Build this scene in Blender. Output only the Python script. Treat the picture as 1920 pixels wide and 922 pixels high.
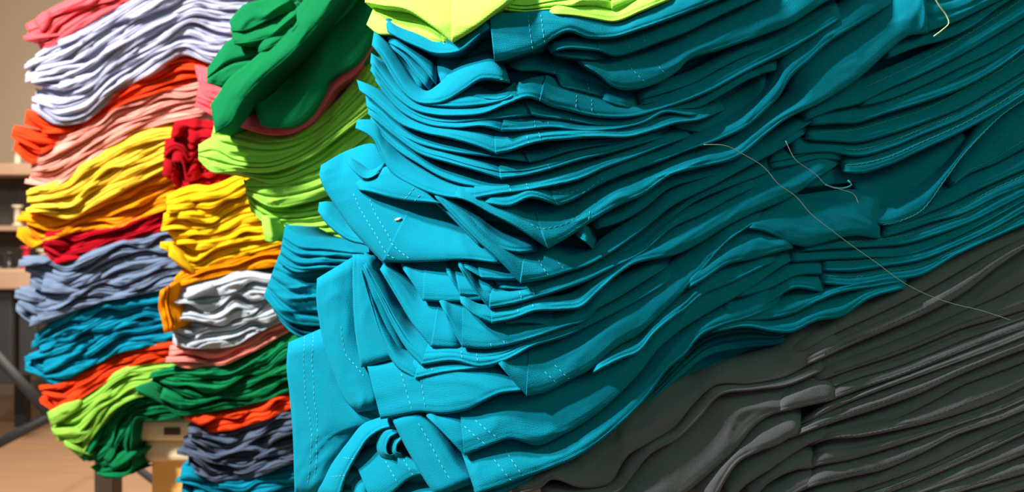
import bpy, math, random
import numpy as np
from mathutils import Vector, noise

for o in list(bpy.data.objects): bpy.data.objects.remove(o)
scene = bpy.context.scene
COL = scene.collection
rnd = random.Random(7)

# ---------------------------------------------------------------- camera
W, H = 1920.0, 922.0
FPX = 1663.0
cam_d = bpy.data.cameras.new('camera'); cam = bpy.data.objects.new('camera', cam_d); COL.objects.link(cam)
cam.location = (0, 0, 0); cam.rotation_euler = (math.radians(90), 0, 0)
cam_d.sensor_width = 36; cam_d.lens = 36 * FPX / W; cam_d.clip_start = 0.02
cam_d.dof.use_dof = True; cam_d.dof.focus_distance = 0.49; cam_d.dof.aperture_fstop = 13
scene.camera = cam

# ---------------------------------------------------------------- light and exposure
vs = scene.view_settings
vs.view_transform = 'Standard'; vs.look = 'None'; vs.gamma = 1; vs.use_curve_mapping = False; vs.exposure = 0.0
world = bpy.data.worlds.new('room_light'); scene.world = world; world.use_nodes = True
wb = world.node_tree.nodes['Background']; wb.inputs[0].default_value = (0.80, 0.94, 0.95, 1); wb.inputs[1].default_value = 0.25

def area(name, loc, target, size, power, color):
    l = bpy.data.lights.new(name, 'AREA'); l.shape = 'DISK'; l.size = size; l.energy = power; l.color = color
    o = bpy.data.objects.new(name, l); COL.objects.link(o); o.location = loc
    o.rotation_euler = (Vector(target) - Vector(loc)).to_track_quat('-Z', 'Y').to_euler(); return o
sp_ = bpy.data.lights.new('near_ceiling_spot', 'SPOT'); sp_.energy = 122; sp_.color = (1.0, 0.97, 0.94); sp_.shadow_soft_size = 0.03
sp_.spot_size = math.radians(34); sp_.spot_blend = 1.0
so_ = bpy.data.objects.new('near_ceiling_spot', sp_); COL.objects.link(so_); so_.location = (-0.92, 0.11, 0.76)
so_.rotation_euler = (Vector((-0.055, 0.48, 0.0)) - Vector(so_.location)).to_track_quat('-Z', 'Y').to_euler()
area('left_ceiling_lamp', (-1.5, 0.15, 1.6), (-0.4, 1.3, 0), 0.22, 150, (1.0, 0.95, 0.88))
area('right_green_fill', (1.35, -0.35, 1.1), (0.3, 0.6, 0), 0.7, 8.0, (0.42, 1.0, 0.48))  # added fill standing in for greenish ambient light on the right
area('far_wall_fill', (-1.6, 3.2, 1.6), (-1.6, 4.4, -0.6), 0.8, 125, (1.0, 0.88, 0.74))  # unseen fill added to brighten the far wall and counter

# ---------------------------------------------------------------- helpers
def unproj(x, y, d):
    return np.array([(x - W/2) / FPX * d, d, (H/2 - y) / FPX * d])

def cloth(name, col, rib=1.0, across=False, sheen=0.04, period=0.0008, bump=0.8):
    m = bpy.data.materials.new(name); m.use_nodes = True
    nt = m.node_tree; N = nt.nodes; L = nt.links
    b = N['Principled BSDF']
    b.inputs['Roughness'].default_value = 1.0
    b.inputs['Specular IOR Level'].default_value = 0.04
    b.inputs['Sheen Weight'].default_value = sheen; b.inputs['Sheen Roughness'].default_value = 0.45
    b.inputs['Sheen Tint'].default_value = (min(1, col[0]*1.5+.15), min(1, col[1]*1.5+.15), min(1, col[2]*1.5+.15), 1)
    uv = N.new('ShaderNodeUVMap'); uv.uv_map = 'cloth'
    wv = N.new('ShaderNodeTexWave'); wv.wave_type = 'BANDS'; wv.bands_direction = 'X' if across else 'Y'
    wv.inputs['Scale'].default_value = 2*math.pi/(20*period); wv.inputs['Distortion'].default_value = 1.2; wv.inputs['Detail'].default_value = 1.0
    w2 = N.new('ShaderNodeTexWave'); w2.wave_type = 'BANDS'; w2.bands_direction = 'Y' if across else 'X'
    w2.inputs['Scale'].default_value = 2*math.pi/(20*period*0.8); w2.inputs['Distortion'].default_value = 1.5
    L.new(uv.outputs[0], wv.inputs['Vector']); L.new(uv.outputs[0], w2.inputs['Vector'])
    nz = N.new('ShaderNodeTexNoise'); nz.inputs['Scale'].default_value = 1600; nz.inputs['Detail'].default_value = 3
    L.new(uv.outputs[0], nz.inputs['Vector'])
    n2 = N.new('ShaderNodeTexNoise'); n2.inputs['Scale'].default_value = 60; n2.inputs['Detail'].default_value = 3
    L.new(uv.outputs[0], n2.inputs['Vector'])
    def math_(op, a, bb):
        q = N.new('ShaderNodeMath'); q.operation = op
        for i, s in enumerate((a, bb)):
            if isinstance(s, (int, float)): q.inputs[i].default_value = s
            else: L.new(s, q.inputs[i])
        return q.outputs[0]
    knit = math_('ADD', math_('MULTIPLY', wv.outputs['Fac'], 0.6*rib), math_('MULTIPLY', w2.outputs['Fac'], 0.22*rib))
    hgt = math_('ADD', math_('MULTIPLY', knit, n2.outputs['Fac']), math_('MULTIPLY', nz.outputs['Fac'], 0.9))
    bp = N.new('ShaderNodeBump'); bp.inputs['Strength'].default_value = bump; bp.inputs['Distance'].default_value = 0.0003
    L.new(hgt, bp.inputs['Height']); L.new(bp.outputs[0], b.inputs['Normal'])
    mix = N.new('ShaderNodeMix'); mix.data_type = 'RGBA'
    mix.inputs['A'].default_value = (col[0]*.68, col[1]*.72, col[2]*.74, 1); mix.inputs['B'].default_value = (min(1, col[0]*1.25), min(1, col[1]*1.22), min(1, col[2]*1.2), 1)
    L.new(math_('MULTIPLY', hgt, 0.62), mix.inputs['Factor']); L.new(mix.outputs['Result'], b.inputs['Base Color'])
    return m

def plain(name, col, rough=0.6, metal=0.0, var=0.0, scale=8, stretch=(1, 1, 1)):
    m = bpy.data.materials.new(name); m.use_nodes = True
    nt = m.node_tree; N = nt.nodes; L = nt.links; b = N['Principled BSDF']
    b.inputs['Roughness'].default_value = rough; b.inputs['Metallic'].default_value = metal
    tc = N.new('ShaderNodeTexCoord'); mp = N.new('ShaderNodeMapping'); mp.inputs['Scale'].default_value = stretch
    nz = N.new('ShaderNodeTexNoise'); nz.inputs['Scale'].default_value = scale; nz.inputs['Detail'].default_value = 5
    L.new(tc.outputs['Object'], mp.inputs[0]); L.new(mp.outputs[0], nz.inputs['Vector'])
    mix = N.new('ShaderNodeMix'); mix.data_type = 'RGBA'
    mix.inputs['A'].default_value = tuple(c*(1-var) for c in col)+(1,); mix.inputs['B'].default_value = tuple(min(1, c*(1+var)) for c in col)+(1,)
    L.new(nz.outputs['Fac'], mix.inputs['Factor']); L.new(mix.outputs['Result'], b.inputs['Base Color'])
    return m

def link_mesh(name, verts, faces, mat, parent=None, uvs=None, smooth=True):
    me = bpy.data.meshes.new(name); me.from_pydata([tuple(v) for v in verts], [], faces); me.update()
    if uvs is not None:
        ul = me.uv_layers.new(name='cloth')
        vi = np.empty(len(me.loops), dtype=np.int32); me.loops.foreach_get('vertex_index', vi)
        ul.data.foreach_set('uv', np.asarray(uvs, dtype=np.float32)[vi].ravel())
    if smooth: me.polygons.foreach_set('use_smooth', [True]*len(me.polygons))
    me.materials.append(mat)
    o = bpy.data.objects.new(name, me); COL.objects.link(o)
    if parent: o.parent = parent
    return o

def tag(o, label, cat, group=None, kind=None):
    if label: o['label'] = label
    if cat: o['category'] = cat
    if group: o['group'] = group
    if kind: o['kind'] = kind
    return o

def tube(pts, r, n=6):
    """closed tube along 3D points -> verts, faces"""
    pts = [Vector(p) for p in pts]; V = []; F = []
    up = Vector((0.13, -0.2, 1)).normalized()
    for i, p in enumerate(pts):
        t = (pts[min(i+1, len(pts)-1)] - pts[max(i-1, 0)]).normalized()
        a = t.cross(up).normalized(); b = t.cross(a)
        rr = r[i] if isinstance(r, (list, tuple)) else r
        for k in range(n):
            an = 2*math.pi*k/n; V.append(p + (a*math.cos(an)+b*math.sin(an))*rr)
    for i in range(len(pts)-1):
        for k in range(n):
            F.append((i*n+k, i*n+(k+1) % n, (i+1)*n+(k+1) % n, (i+1)*n+k))
    F.append(tuple(range(n-1, -1, -1))); F.append(tuple((len(pts)-1)*n+k for k in range(n)))
    return V, F

def hermite(t, P, q, sharp):
    """non uniform cubic hermite through P(t), one sided tangents at sharp stations"""
    n = len(t); S = (P[1:]-P[:-1])/(t[1:]-t[:-1])[:, None]
    out = np.zeros((len(q), P.shape[1]))
    def tang(i, side):
        if i == 0: return S[0]
        if i == n-1: return S[-1]
        if i in sharp: return S[i-1] if side < 0 else S[i]
        h0, h1 = t[i]-t[i-1], t[i+1]-t[i]
        return (S[i-1]*h1+S[i]*h0)/(h0+h1)
    k = np.clip(np.searchsorted(t, q, side='right')-1, 0, n-2)
    for j, i in enumerate(k):
        h = t[i+1]-t[i]; s = (q[j]-t[i])/h
        out[j] = ((2*s**3-3*s*s+1)*P[i] + (s**3-2*s*s+s)*h*tang(i, 1) + (-2*s**3+3*s*s)*P[i+1] + (s**3-s*s)*h*tang(i+1, -1))
    return out

def front_depth(x, y):
    """front face of the near pile: a rounded corner near x=900, the right side running back slowly, the left side fast"""
    d = (x-900)/FPX*0.46
    s = 0.03
    left = (np.sqrt(d*d+s*s)-d)/2; right = (np.sqrt(d*d+s*s)+d)/2
    return 0.445 + left*0.95 + right*0.36 + 0.000035*np.maximum(0, 922-y)*0.3

class Fold:
    """one folded cloth layer: front rim between an upper and a lower edge, rounded, running back into the pile"""
    def __init__(s, spec, depth, mat, name='folded_shirt', parent=None, amp=0.0010, grooves=(), back=0.07, roll=0.75, apex=0.80,
                 ext=9, curl=0.0045, step=5.5, nv=18, seed=0, gd=0.0022, endcurl=True, maxA=0.011, jit=0.0, lip=True, hem=None, wr=1.0, hemstep=0.0026, curl2=None):
        st = []; sharp = set()
        if isinstance(spec, str):
            for i, tok in enumerate(spec.split()):
                if tok.endswith('*'): sharp.add(i); tok = tok[:-1]
                a = [float(c) for c in tok.split(',')]
                if len(a) == 4: a.append(0.0)
                st.append(a)
        else: st = [list(a)+[0.0]*(5-len(a)) for a in spec]
        if st[-1][0] > 1915 and st[-2][0] < st[-1][0]:      # run on past the frame so the pile has its full width
            l1, l0 = st[-1], st[-2]; f_ = 110/(l1[0]-l0[0]); st.append([l1[j_]+(l1[j_]-l0[j_])*f_*(0.9 if j_ in (1, 3) else 1) for j_ in range(4)]+[l1[4]])
        P = np.array(st); P[:, 4] *= 0.001
        mid = (P[:, 0:2]+P[:, 2:4])/2
        seg = np.maximum(8, np.hypot(*(mid[1:]-mid[:-1]).T)*0.5 + 0.25*np.hypot(*(P[1:, 0:2]-P[:-1, 0:2]).T)+0.25*np.hypot(*(P[1:, 2:4]-P[:-1, 2:4]).T))
        t = np.concatenate([[0], np.cumsum(seg)])
        s.t = t; s.len = t[-1]
        nu = max(8, int(t[-1]/step))
        ts = t[[c for c in sharp]] if sharp else np.array([])
        q = np.unique(np.concatenate([np.linspace(0, t[-1], nu), ts, (ts-1.2)[ts > 1.2], ts+2.5, (ts-4)[ts > 4]]))
        C = hermite(t, P, q, sharp); nu = len(q)
        s.q = q
        if grooves: nv = max(nv, 12*(len(grooves)+1))
        vv = np.linspace(0, 1, nv)**0.85; vv = np.concatenate([[-1.0, -0.45], vv])      # negative: the tucked part above the upper edge
        rows = len(vv)
        G = np.zeros((nu, rows, 3)); UV = np.zeros((nu, rows, 2))
        sd = seed*13.7
        for i in range(nu):
            T = C[i, 0:2].copy(); B = C[i, 2:4].copy(); h = max(2.0, np.hypot(*(B-T)))
            dirv = (B-T)/h
            if jit:
                j = jit*noise.noise(Vector((q[i]*0.02, sd, 3.1))); T += dirv*j; j2 = jit*noise.noise(Vector((q[i]*0.02, sd, 9.1))); B += dirv*j2
            d0 = depth(B[0], B[1]) if callable(depth) else depth
            dl = min(q[i], t[-1]-q[i])/FPX*d0
            cl_ = (curl2 or curl) if q[i] > t[-1]/2 else curl
            cu = cl_*max(0, 1-dl/(cl_*1.1))**2 if endcurl or cl_ != curl else 0
            for tc_ in ts:
                dc = (q[i]-tc_)/FPX*d0
                if dc < -1e-7: cu += hemstep*math.exp(dc/0.007)
                else: cu += 0.30*dc*math.exp(-dc/0.014)
            hm = h/FPX*d0
            A = min(roll*hm, maxA)
            for k, v in enumerate(vv):
                vc = max(v, 0)
                p = T+(B-T)*vc
                if v < 0: p = T+dirv*v*ext
                off = A*(1-vc/apex)**1.7 if vc < apex else min(0.35*hm, 0.0018)*((vc-apex)/(1-apex))**3
                if lip and hm > 0.003:
                    e_ = (1-vc)*hm
                    off += -0.0005*math.exp(-((e_-0.0009)/0.0006)**2) + 0.0004*math.exp(-((e_-0.0024)/0.0006)**2)
                if v < 0: off += -v*0.0045
                dd = depth(p[0], p[1]) if callable(depth) else depth
                um = q[i]/FPX*dd; vm = vc*hm
                env = math.sin(math.pi*min(1, max(0, vc)))**0.5 if 0 < vc < 1 else 0.25
                w = noise.noise(Vector((um*22, vm*60+sd, sd*0.7)))*amp*1.3 + noise.noise(Vector((um*60, vm*170+sd, sd)))*amp*0.45
                rz = 1-abs(noise.noise(Vector((um*16+vm*22, vm*75-um*9+sd, sd*1.3))))*2.4
                w += -wr*amp*0.9*max(0, rz)**3 + noise.noise(Vector((um*190, vm*260, sd)))*amp*0.16*wr
                g = 0
                for gv, in [(gq,) for gq in grooves]:
                    c = gv+0.10*noise.noise(Vector((um*14, gv*9+sd, 1.7)))
                    g += gd*math.exp(-((vc-c)/(0.035+0.010/max(.3, 1)))**2)
                G[i, k] = unproj(p[0], p[1], dd + C[i, 4] + off + cu + w*env + g)
                UV[i, k] = (um, vm if v >= 0 else v*0.004)
        s.G = G; s.vv = vv
        # ring: front rows, underside rows, back rows
        und = [(0.0016, 0.0006), (0.006, 0.0016)]
        R = rows+len(und)+2
        V = np.zeros((nu, R, 3)); U = np.zeros((nu, R, 2))
        V[:, :rows] = G; U[:, :rows] = UV
        for j, (dy, dn) in enumerate(und):
            n_ = G[:, 2]-G[:, -1]; n_ = n_/np.maximum(1e-6, np.linalg.norm(n_, axis=1))[:, None]
            V[:, rows+j] = G[:, -1]+np.array([0, dy, 0])+n_*dn
            U[:, rows+j] = UV[:, rows-1]+np.array([0, dy])
        lo = V[:, rows+len(und)-1].copy(); hi = G[:, 0].copy()
        bk = np.array([0.012, back, 0.0])
        V[:, -2] = lo+bk; V[:, -1] = hi+bk
        U[:, -2] = U[:, rows]+np.array([0, back]); U[:, -1] = U[:, 0]-np.array([0, back])
        def piece(nm, a, b, par, org):
            F = []; n = b-a+1
            for i in range(n-1):
                for k in range(R):
                    k2 = (k+1) % R; F.append((i*R+k, i*R+k2, (i+1)*R+k2, (i+1)*R+k))
            if a == 0: F.append(tuple(range(R-1, -1, -1)))
            if b == nu-1: F.append(tuple((n-1)*R+k for k in range(R)))
            return link_mesh(nm, V[a:b+1].reshape(-1, 3)-org, F, mat, par, U[a:b+1].reshape(-1, 2))
        if hem is None:
            s.org = np.zeros(3); s.o = piece(name, 0, nu-1, parent, s.org)
        else:
            qa, qb = [s.t[int(h)]+(s.t[min(int(h)+1, len(s.t)-1)]-s.t[int(h)])*(h-int(h)) for h in hem]
            ia = int(np.argmin(abs(q-qa))); ib = int(np.argmin(abs(q-qb)))
            fl = V.reshape(-1, 3); s.org = np.array([fl[:, 0].mean(), fl[:, 1].mean(), fl[:, 2].min()])
            s.o = bpy.data.objects.new(name, None); s.o.empty_display_size = 0.01; s.o.location = s.org; COL.objects.link(s.o)
            if ia > 2: piece('folded_rim', 0, ia, s.o, s.org)
            else: ia = 0
            piece('sleeve_hem', ia, ib, s.o, s.org)
            if ib < nu-3: piece('sleeve', ib, nu-1, s.o, s.org)
    def at(s, ti, v, lift=0.0):
        """surface point: ti = station number (float), v = 0 upper edge .. 1 lower edge"""
        i0 = int(min(ti, len(s.t)-1.001)); q = s.t[i0]+(s.t[i0+1]-s.t[i0])*(ti-i0)
        return s.atq(q, v, lift)
    def atq(s, q, v, lift=0.0):
        i = int(np.clip(np.searchsorted(s.q, q)-1, 0, len(s.q)-2)); f = (q-s.q[i])/(s.q[i+1]-s.q[i]); f = min(1, max(0, f))
        k = int(np.clip(np.searchsorted(s.vv, v)-1, 0, len(s.vv)-2)); g = (v-s.vv[k])/(s.vv[k+1]-s.vv[k])
        p = (s.G[i, k]*(1-f)+s.G[i+1, k]*f)*(1-g)+(s.G[i, k+1]*(1-f)+s.G[i+1, k+1]*f)*g
        return p*(1-lift/np.linalg.norm(p))

def stitch(fold, lines, mat, dash=0.0021, gap=0.0012, r=0.00016, lift=0.00025, name='hem_stitching'):
    """dashed seam lines; each line = [(station, v), ...] on the fold's own surface"""
    V = []; F = []
    for ln in lines:
        pts = []
        for (a, b), (c, d) in zip(ln[:-1], ln[1:]):
            for j in range(12): f = j/12; pts.append(fold.at(a+(c-a)*f, b+(d-b)*f, lift))
        pts.append(fold.at(*ln[-1], lift))
        pts = np.array(pts); L = np.concatenate([[0], np.cumsum(np.linalg.norm(pts[1:]-pts[:-1], axis=1))])
        x = 0.0004
        while x+dash*0.6 < L[-1]:
            q = np.linspace(x, min(L[-1], x+dash), 4)
            pp = np.stack([np.interp(q, L, pts[:, c]) for c in range(3)], 1)
            v, f = tube(pp, [r*.5, r, r, r*.5], 5); b0 = len(V); V += [np.array(a_)-fold.org for a_ in v]; F += [tuple(b0+k for k in ff) for ff in f]
            x += dash+gap
    if V: return link_mesh(name, V, F, mat, fold.o)

def rope(fold, t0, t1, v, mat, r=0.00030, wob=0.00028, name='overlock_seam', lift=0.0004):
    """crinkled overlocked seam running along a fold"""
    a = int(t0); qa = fold.t[a]+(fold.t[min(a+1, len(fold.t)-1)]-fold.t[a])*(t0-a)
    b = min(int(t1), len(fold.t)-2); qb = fold.t[b]+(fold.t[b+1]-fold.t[b])*(t1-b)
    n = int((qb-qa)/3); pts = []
    for i in range(n+1):
        q = qa+(qb-qa)*i/n; vv_ = v+0.04*math.sin(q*0.013)
        p = fold.atq(q, min(.97, max(.02, vv_)), lift); p = p+np.array([0, 0, wob*math.sin(q*0.62)+wob*0.6*noise.noise(Vector((q*0.2, 0, 0)))]); pts.append(p)
    V, F = tube(pts, [r*(0.75+0.45*math.sin(i*1.9)**2) for i in range(len(pts))], 5)
    return link_mesh(name, [np.array(a_)-fold.org for a_ in V], F, mat, fold.o)

# ---------------------------------------------------------------- materials
TEAL = (0.002, 0.174, 0.255)
M_teal = cloth('teal_jersey', TEAL)
M_teal2 = cloth('teal_jersey_crosswise', TEAL, across=True)
M_grey = cloth('charcoal_jersey', (0.125, 0.122, 0.132), across=True, sheen=0.03, period=0.0009)
M_thread = plain('teal_thread', (0.07, 0.46, 0.56), 0.6)
M_seamt = plain('teal_overlock', (0.012, 0.24, 0.27), 0.8)
M_seamg = plain('charcoal_overlock', (0.055, 0.06, 0.058), 0.8)
M_lime = cloth('lime_jersey', (0.34, 0.72, 0.085), rib=0.7)
PAL = {
 'coral': (0.86, 0.10, 0.12), 'lavender white': (0.50, 0.50, 0.68), 'orange red': (0.90, 0.055, 0.012), 'pale pink': (0.86, 0.33, 0.27),
 'yellow': (0.95, 0.60, 0.05), 'amber': (0.95, 0.32, 0.008), 'dark red': (0.46, 0.006, 0.018), 'slate blue': (0.16, 0.215, 0.33),
 'teal': (0.004, 0.235, 0.37), 'scarlet': (0.88, 0.06, 0.012), 'lime': (0.30, 0.61, 0.075), 'green': (0.005, 0.175, 0.058),
 'maroon': (0.36, 0.006, 0.012), 'golden yellow': (0.92, 0.50, 0.01), 'light grey': (0.46, 0.50, 0.56), 'salmon': (0.82, 0.24, 0.20),
 'bright orange': (0.95, 0.27, 0.004), 'charcoal blue': (0.085, 0.11, 0.17)}
PM = {}
def pal(c):
    if c not in PM: PM[c] = cloth(c.replace(' ', '_')+'_cotton', PAL[c], rib=0.5, period=0.0014, sheen=0.06)
    return PM[c]

# ---------------------------------------------------------------- room (far left background)
def box(name, x0, x1, y0, y1, z0, z1, mat, parent=None, bev=0.0):
    V = [(x, y, z) for x in (x0, x1) for y in (y0, y1) for z in (z0, z1)]
    F = [(0, 1, 3, 2), (4, 6, 7, 5), (0, 4, 5, 1), (2, 3, 7, 6), (0, 2, 6, 4), (1, 5, 7, 3)]
    o = link_mesh(name, V, F, mat, parent, smooth=False)
    if bev:
        b = o.modifiers.new('bevel', 'BEVEL'); b.width = bev; b.segments = 3
    return o
FLOOR = -1.0
M_wall = plain('tan_wall_paint', (0.50, 0.36, 0.24), 0.8, var=0.06, scale=2)
M_floor = plain('brown_floor_boards', (0.32, 0.18, 0.10), 0.5, var=0.25, scale=3, stretch=(1, 6, 1))
tag(box('floor', -14, 14, -6, 6.1, FLOOR-0.1, FLOOR, M_floor), None, None, kind='structure')
tag(box('wall_back', -14, 14, 6.0, 6.1, FLOOR, 2.6, M_wall), None, None, kind='structure')
tag(box('baseboard_back', -14, 14, 5.97, 6.0, FLOOR, FLOOR+0.1, plain('baseboard_paint', (0.3, 0.2, 0.13), 0.6)), None, None, kind='structure')

# work counter far behind with small things on its shelf
M_wood = plain('counter_wood', (0.40, 0.25, 0.16), 0.55, var=0.15, scale=6)
M_dark = plain('dark_metal', (0.02, 0.02, 0.022), 0.7)
M_grime = plain('worn_dark_board', (0.05, 0.04, 0.03), 0.7, var=0.4, scale=20)
cz = unproj(0, 505, 4.4)[2]
counter = bpy.data.objects.new('work_counter', None); COL.objects.link(counter); counter.location = (-2.7, 4.8, FLOOR)
tag(counter, 'long wooden work counter with a dark shelf back behind the left stack', 'counter')
def child_box(name, *a, parent=None, bev=0.0):
    o = box(name, *a, bev=bev); o.parent = parent; o.matrix_parent_inverse = parent.matrix_world.inverted() if False else o.matrix_parent_inverse
    o.location = -Vector(parent.location); return o
def ch(name, x0, x1, y0, y1, z0, z1, mat, par, bev=0.0):
    lx, ly, lz = par.location
    return box(name, x0-lx, x1-lx, y0-ly, y1-ly, z0-lz, z1-lz, mat, par, bev)
ch('counter_top', -3.4, -1.85, 4.4, 5.1, cz-0.10, cz, M_wood, counter, 0.01)
for a_, b_, c_ in ((-80, 22, 720), (34, 68, 705)):  # black panels standing in for chair-like dark shapes under the counter
    ch('black_chair_shape', unproj(a_, 0, 4.45)[0], unproj(b_, 0, 4.45)[0], 4.45, 4.49, unproj(0, c_, 4.45)[2], cz-0.10, M_dark, counter, 0.01)
for a_ in (-2.75, -2.15): ch('leg', a_, a_+0.06, 4.9, 4.96, FLOOR, cz-0.10, M_dark, counter)
ch('back_board', -3.4, -1.9, 5.02, 5.06, cz, cz+0.50, M_grime, counter)
ch('shelf_board', -3.4, -1.9, 4.75, 5.02, cz+0.20, cz+0.225, M_wood, counter)
ch('upper_shelf', -3.4, -1.9, 4.75, 5.06, cz+0.50, cz+0.56, M_wood, counter)
def spool(x, y, z, r, h, col, lab, name='thread_spool'):
    V = []; F = []; prof = [(0, 0), (r, 0), (r, h*.1), (r*.55, h*.14), (r*.62, h*.5), (r*.55, h*.86), (r, h*.9), (r, h), (0, h)]
    n = 16
    for pr, pz in prof:
        for k in range(n): V.append((pr*math.cos(2*math.pi*k/n), pr*math.sin(2*math.pi*k/n), pz))
    for i in range(len(prof)-1):
        for k in range(n): F.append((i*n+k, i*n+(k+1) % n, (i+1)*n+(k+1) % n, (i+1)*n+k))
    o = link_mesh(name, V, F, col); o.location = (x, y, z)
    tag(o, lab, 'spool', 'small spools on the far counter'); return o
cols = [plain('spool_cream', (0.6, 0.5, 0.35), 0.5), plain('spool_white', (0.75, 0.75, 0.72), 0.4), plain('spool_red', (0.55, 0.02, 0.03), 0.4), plain('spool_brown', (0.12, 0.07, 0.04), 0.4), plain('spool_black', (0.02, 0.02, 0.02), 0.3), plain('spool_grey', (0.3, 0.3, 0.3), 0.3, metal=0.6)]
cn = ['cream', 'white', 'red', 'brown', 'black', 'grey']
k_ = 0
for level, zz in (('counter top', cz), ('lower shelf', cz+0.225), ('upper shelf', cz+0.56)):
    for i, xx in enumerate((-2.71, -2.62, -2.53, -2.44)):
        if level == 'upper shelf' and i % 2: continue
        c = (k_*3+i) % 6; k_ += 1
        spool(xx, 4.62 if level == 'counter top' else 4.86, zz, 0.028+0.006*(i % 2), 0.085+0.03*((i+k_) % 3)/2, cols[c],
              f'{cn[c]} thread spool on the {level} of the far counter, {["leftmost","second from left","third from left","rightmost"][i]}')

# black folding trestle, left edge
tr = bpy.data.objects.new('folding_trestle', None); COL.objects.link(tr); tr.location = (-1.55, 2.9, FLOOR)
tag(tr, 'black metal trestle with crossed bars low at the left edge', 'trestle')
def bar(name, pts, r, mat, par):
    V, F = tube([Vector(p)-Vector(par.location) for p in pts], r, 8); return link_mesh(name, V, F, mat, par)
a = unproj(-30, 640, 2.9); b = unproj(98, 782, 2.9); c = unproj(-40, 850, 2.9); e = unproj(118, 768, 2.9)
bar('cross_bar', [a, b], 0.016, M_dark, tr); bar('cross_bar', [c, e], 0.017, M_dark, tr)
f1 = unproj(118, 770, 2.9); bar('leg', [f1, (f1[0]+0.6, 2.9, FLOOR)], 0.012, M_dark, tr)
g1 = unproj(-40, 640, 2.9); bar('leg', [g1, (g1[0]-0.05, 2.9, FLOOR)], 0.012, M_dark, tr)

# beige moulded table under the far stack
M_beige = plain('beige_plastic', (0.78, 0.66, 0.42), 0.45, var=0.05)
M_panel = plain('orange_plywood', (0.95, 0.52, 0.14), 0.5, var=0.05, scale=9)
M_legw = plain('dark_brown_leg', (0.05, 0.03, 0.02), 0.5)
TZ = unproj(0, 792, 1.42)[2]
pt = bpy.data.objects.new('moulded_table', None); COL.objects.link(pt); pt.location = (-0.40, 1.75, FLOOR)
tag(pt, 'beige moulded plastic table holding up the far left shirt stack', 'table')
xl = unproj(243, 0, 1.45)[0]
ch('table_top', xl, 0.3, 1.45, 2.05, TZ-0.038, TZ, M_beige, pt, 0.012)
ch('rim', xl+0.015, 0.28, 1.465, 2.0, TZ-0.075, TZ-0.038, M_beige, pt, 0.010)
ch('skirt', xl+0.035, 0.25, 1.49, 1.95, FLOOR, TZ-0.075, M_beige, pt, 0.006)
ch('slot', unproj(308, 0, 1.45)[0], unproj(338, 0, 1.45)[0], 1.4475, 1.452, TZ-0.026, TZ-0.014, M_legw, pt, 0.001)
ch('panel', unproj(286, 0, 1.48)[0], unproj(345, 0, 1.48)[0], 1.478, 1.489, FLOOR+0.02, unproj(0, 862, 1.48)[2], M_panel, pt)
ch('leg', unproj(176, 0, 1.6)[0], unproj(212, 0, 1.6)[0], 1.60, 1.64, FLOOR, TZ-0.045, M_legw, pt, 0.003)
ch('leg_bracket', unproj(180, 0, 1.6)[0], xl+0.05, 1.60, 1.64, TZ-0.07, TZ-0.045, M_legw, pt, 0.003)

# wooden tables carrying the two nearer stacks (below the frame)
M_tw = plain('table_wood', (0.35, 0.22, 0.12), 0.5, var=0.15)
def table(name, x0, x1, y0, y1, z, lab):
    t = bpy.data.objects.new(name, None); COL.objects.link(t); t.location = ((x0+x1)/2, (y0+y1)/2, FLOOR)
    tag(t, lab, 'table')
    ch('table_top', x0, x1, y0, y1, z-0.03, z, M_tw, t, 0.004)
    for sx in (x0+0.03, x1-0.03):
        for sy in (y0+0.03, y1-0.03): ch('leg', sx-0.02, sx+0.02, sy-0.02, sy+0.02, FLOOR, z-0.03, M_tw, t)
    return t
table('wooden_table', -0.125, 0.55, 0.50, 0.96, -0.158, 'wooden table under the near teal and charcoal pile')
table('side_table', -0.42, -0.20, 1.16, 1.40, -0.345, 'small wooden table under the middle stack')

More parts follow.
